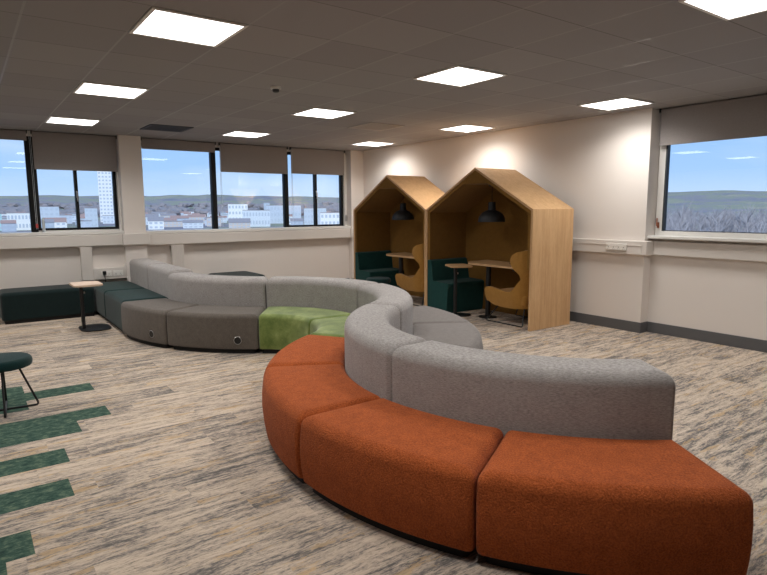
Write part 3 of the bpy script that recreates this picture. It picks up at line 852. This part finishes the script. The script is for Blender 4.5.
M['roof_far'] = plain('far_roof', srgb(150, 146, 152), .8); M['roof_red'] = plain('far_tiles', srgb(168, 140, 134), .8)
M['aqua'] = plain('aqua_cladding', srgb(176, 214, 220), .6)
def az_pos(az, dist): return (-.99 + dist * math.sin(R(az)), -3.64 + dist * math.cos(R(az)))
def building(name, label, cat, az, dist, w, d, h, mat, floors=3, cols=6, roof=None, group=None):
    x, y = az_pos(az, dist)
    t = thing(name, label, cat, (x, y, GZ), R(-az), group)
    obj('walls', B((-w / 2, -d / 2, 0, w / 2, d / 2, h)), mat, t, False, False)
    bm = bmesh.new(); fh = h / floors
    for f in range(floors):
        for c in range(cols):
            cx = -w / 2 + (c + .5) * w / cols; ww = w / cols * .28
            box(bm, cx - ww, -d / 2 - .12, f * fh + fh * .3, cx + ww, -d / 2 + .1, f * fh + fh * .75)
    obj('windows', bm, M['win_dark'], t, False, False)
    if roof:
        bm = bmesh.new(); prism(bm, [(-d / 2 - .5, h), (0, h + d * .3), (d / 2 + .5, h)], 'x', -w / 2 - .4, w / 2 + .4); obj('roof', bm, roof, t, False, False)
    else:
        obj('roof', B((-w / 2 - .2, -d / 2 - .2, h, w / 2 + .2, d / 2 + .2, h + .6)), M['roof_far'], t, False, False)
    return t
building('tower_block', 'tall white tower block on the skyline in the left window', 'tower block', 10.55, 1000, 19, 19, 82, PAL[0], 15, 4)
building('office_block', 'broad white block low in the far left window pane', 'building', 4.05, 640, 22, 20, 15.5, PAL[0], 2, 8)
building('office_block', 'pale aqua clad block cut off by the left edge of the picture', 'building', 1.7, 640, 22, 20, 15, M['aqua'], 3, 5)
building('office_block', 'pale blue block standing behind the black mullion of the left window', 'building', 6.1, 760, 20, 18, 22, PAL[2], 4, 4)
building('office_block', 'stepped pale block right of the thin sash bar in the left window', 'building', 9.3, 700, 12, 14, 20, PAL[2], 4, 3)
building('church_tower', 'slim grey tower rising from the town in the middle window', 'tower', 24.6, 900, 9, 9, 28, PAL[3], 4, 2)
building('office_block', 'large pale blue shed in the middle window pane', 'building', 23.6, 640, 28, 22, 17, PAL[1], 2, 9)
building('office_block', 'white stepped block at the left of the middle window pane', 'building', 21.9, 900, 28, 22, 26, PAL[0], 3, 6)
building('office_block', 'long lilac-grey shed towards the right of the middle pane', 'building', 26.2, 780, 44, 22, 23, PAL[2], 3, 10)
building('office_block', 'pale block low in the pane beside the room corner', 'building', 31.2, 620, 32, 18, 14, PAL[0], 2, 8)
building('office_block', 'pale blue block in the left half of the corner window', 'building', 29.2, 700, 26, 18, 19, PAL[2], 3, 7)
rnd = random.Random(11)
TAKEN = [(a_, d_, w_) for a_, d_, w_ in ((10.55, 1000, 19), (4.05, 640, 24), (1.7, 640, 24), (6.1, 760, 22), (9.3, 700, 16), (24.6, 900, 12), (23.6, 640, 30), (21.9, 900, 30), (26.2, 780, 46), (31.2, 620, 34), (29.2, 700, 28))]
nb = 0
while nb < 120:
    az = rnd.uniform(.5, 34); dist = rnd.uniform(560, 1400)
    w = rnd.uniform(9, 26)
    q = az_pos(az, dist)
    if any(math.dist(q, az_pos(a_, d_)) < (w + w_) * .5 + 14 for a_, d_, w_ in TAKEN): continue
    TAKEN.append((az, dist, w)); nb += 1; h = rnd.uniform(5, 10) * (dist / 700) ** .5
    building('town_house', 'small pale house in the distant town beyond the window wall', 'house', az, dist, w, rnd.uniform(8, 14), h, rnd.choice(PAL[:5]), 2, max(2, int(w / 4)),
             rnd.choice([M['roof_far'], M['roof_red'], None]), 'small houses of the distant town')
# woodland: bare crowns nobody could count
def crowns(pts, mat, name, label):
    from mathutils import noise as mn
    bm = bmesh.new()
    for (x, y, z, r, hgt) in pts:
        q = bmesh.ops.create_icosphere(bm, subdivisions=2, radius=1)
        o = Vector((x, y, z + hgt * .55))
        for v in q['verts']:
            n = v.co.copy(); k = 1 + .45 * mn.noise(n * 1.7 + o * .37)
            v.co = o + Vector((n.x * r * k, n.y * r * k, n.z * hgt * .5 * k))
    o = obj(name, bm, mat, None, False, False)
    tag(o, label, 'trees', kind='stuff'); return o
def wood_mat(n, a, b):
    t = NT(n); f = t.noise(t.mapping(t.coord(), (1, 1, .35)), .5, 5, .7)
    t.base(t.ramp(f, [(.35, srgb(*a)), (.62, srgb(*b))])); t.rough(1); return t.m
def bare_wood():
    """bare winter trees: trunks with fans of thin upright boughs"""
    bm = bmesh.new()
    def spike(p, q, r0):
        d = (q - p).normalized(); a = d.orthogonal().normalized(); b = d.cross(a)
        base = [bm.verts.new(p + (a * math.cos(t) + b * math.sin(t)) * r0) for t in (0, 2.09, 4.19)]
        top = bm.verts.new(q)
        for i in range(3): bm.faces.new((base[i], base[(i + 1) % 3], top))
    for k in range(620):
        az = rnd.uniform(56, 84); dist = 130 + 520 * rnd.random() ** .8
        x, y = az_pos(az, dist); hgt = rnd.uniform(12, 17) + (5 if rnd.random() < .12 else 0); o = Vector((x, y, GZ))
        f = .6 + dist / 500
        spike(o, o + Vector((0, 0, hgt)), .3 * f)
        for j in range(20):
            z = hgt * rnd.uniform(.1, .7); aa = rnd.uniform(0, 2 * PI); rr2 = rnd.uniform(.12, .34) * hgt
            p = o + Vector((0, 0, z)); q = p + Vector((math.cos(aa) * rr2, math.sin(aa) * rr2, hgt * rnd.uniform(.15, .42)))
            spike(p, q, .22 * f)
    o = obj('woodland', bm, wood_mat('winter_wood', (136, 132, 138), (176, 172, 176)), None, False, False)
    tag(o, 'bare winter woodland outside the right-hand window', 'trees', kind='stuff')
bare_wood()
pts = []
for k in range(380):
    az = rnd.uniform(0, 35); dist = rnd.uniform(1500, 2400)
    x, y = az_pos(az, dist); s = max(0, (dist - 1500) / 2600); pts.append((x, y, GZ + s * s * 240, rnd.uniform(10, 22), rnd.uniform(14, 24)))
crowns(pts, wood_mat('far_wood', (120, 120, 132), (160, 150, 148)), 'far_trees', 'hazy line of trees behind the town')  # no haze in the air here, it is mixed into the pale crown colours

# ------------------------------------------------------------------ sky
w = bpy.data.worlds.new('sky'); scn.world = w; w.use_nodes = True
nt = w.node_tree; bg = nt.nodes['Background']
tc = nt.nodes.new('ShaderNodeTexCoord'); sp = nt.nodes.new('ShaderNodeSeparateXYZ'); nt.links.new(tc.outputs['Generated'], sp.inputs[0])
rp = nt.nodes.new('ShaderNodeValToRGB'); nt.links.new(sp.outputs[2], rp.inputs[0])
e = rp.color_ramp.elements
e[0].position = 0; e[0].color = (*srgb(198, 218, 246), 1); e[1].position = .6; e[1].color = (*srgb(128, 176, 232), 1)
x = e.new(.06); x.color = (*srgb(162, 198, 244), 1)
x = e.new(.16); x.color = (*srgb(142, 186, 244), 1)
mp = nt.nodes.new('ShaderNodeMapping'); nt.links.new(tc.outputs['Generated'], mp.inputs[0]); mp.inputs['Scale'].default_value = (2, 2, 9)
nz = nt.nodes.new('ShaderNodeTexNoise'); nt.links.new(mp.outputs[0], nz.inputs[0]); nz.inputs['Scale'].default_value = 1.6; nz.inputs['Detail'].default_value = 5
cr = nt.nodes.new('ShaderNodeValToRGB'); nt.links.new(nz.outputs['Fac'], cr.inputs[0]); cr.color_ramp.elements[0].position = .45; cr.color_ramp.elements[1].position = .75
mx = nt.nodes.new('ShaderNodeMix'); mx.data_type = 'RGBA'
ml = nt.nodes.new('ShaderNodeMath'); ml.operation = 'MULTIPLY'; ml.inputs[1].default_value = .45; nt.links.new(cr.outputs[0], ml.inputs[0])
nt.links.new(ml.outputs[0], mx.inputs[0]); nt.links.new(rp.outputs[0], mx.inputs[6]); mx.inputs[7].default_value = (*srgb(214, 226, 242), 1)
nt.links.new(mx.outputs[2], bg.inputs[0]); bg.inputs[1].default_value = 1.3

sd = bpy.data.lights.new('sun', 'SUN'); sd.energy = 2.6; sd.angle = R(25); sd.color = (1, .97, .93)
so_ = bpy.data.objects.new('sun', sd); COL.objects.link(so_)
so_.rotation_euler = Vector((.45, .75, -.55)).to_track_quat('-Z', 'Y').to_euler()

# ------------------------------------------------------------------ view
vs = scn.view_settings
scn.display_settings.display_device = 'sRGB'
vs.view_transform = 'Standard'; vs.look = 'None'; vs.gamma = 1; vs.exposure = 0; vs.use_curve_mapping = False
scn.cycles.use_denoising = True
scn.cycles.max_bounces = 8; scn.cycles.diffuse_bounces = 5; scn.cycles.transparent_max_bounces = 16
scn.cycles.sample_clamp_indirect = 6
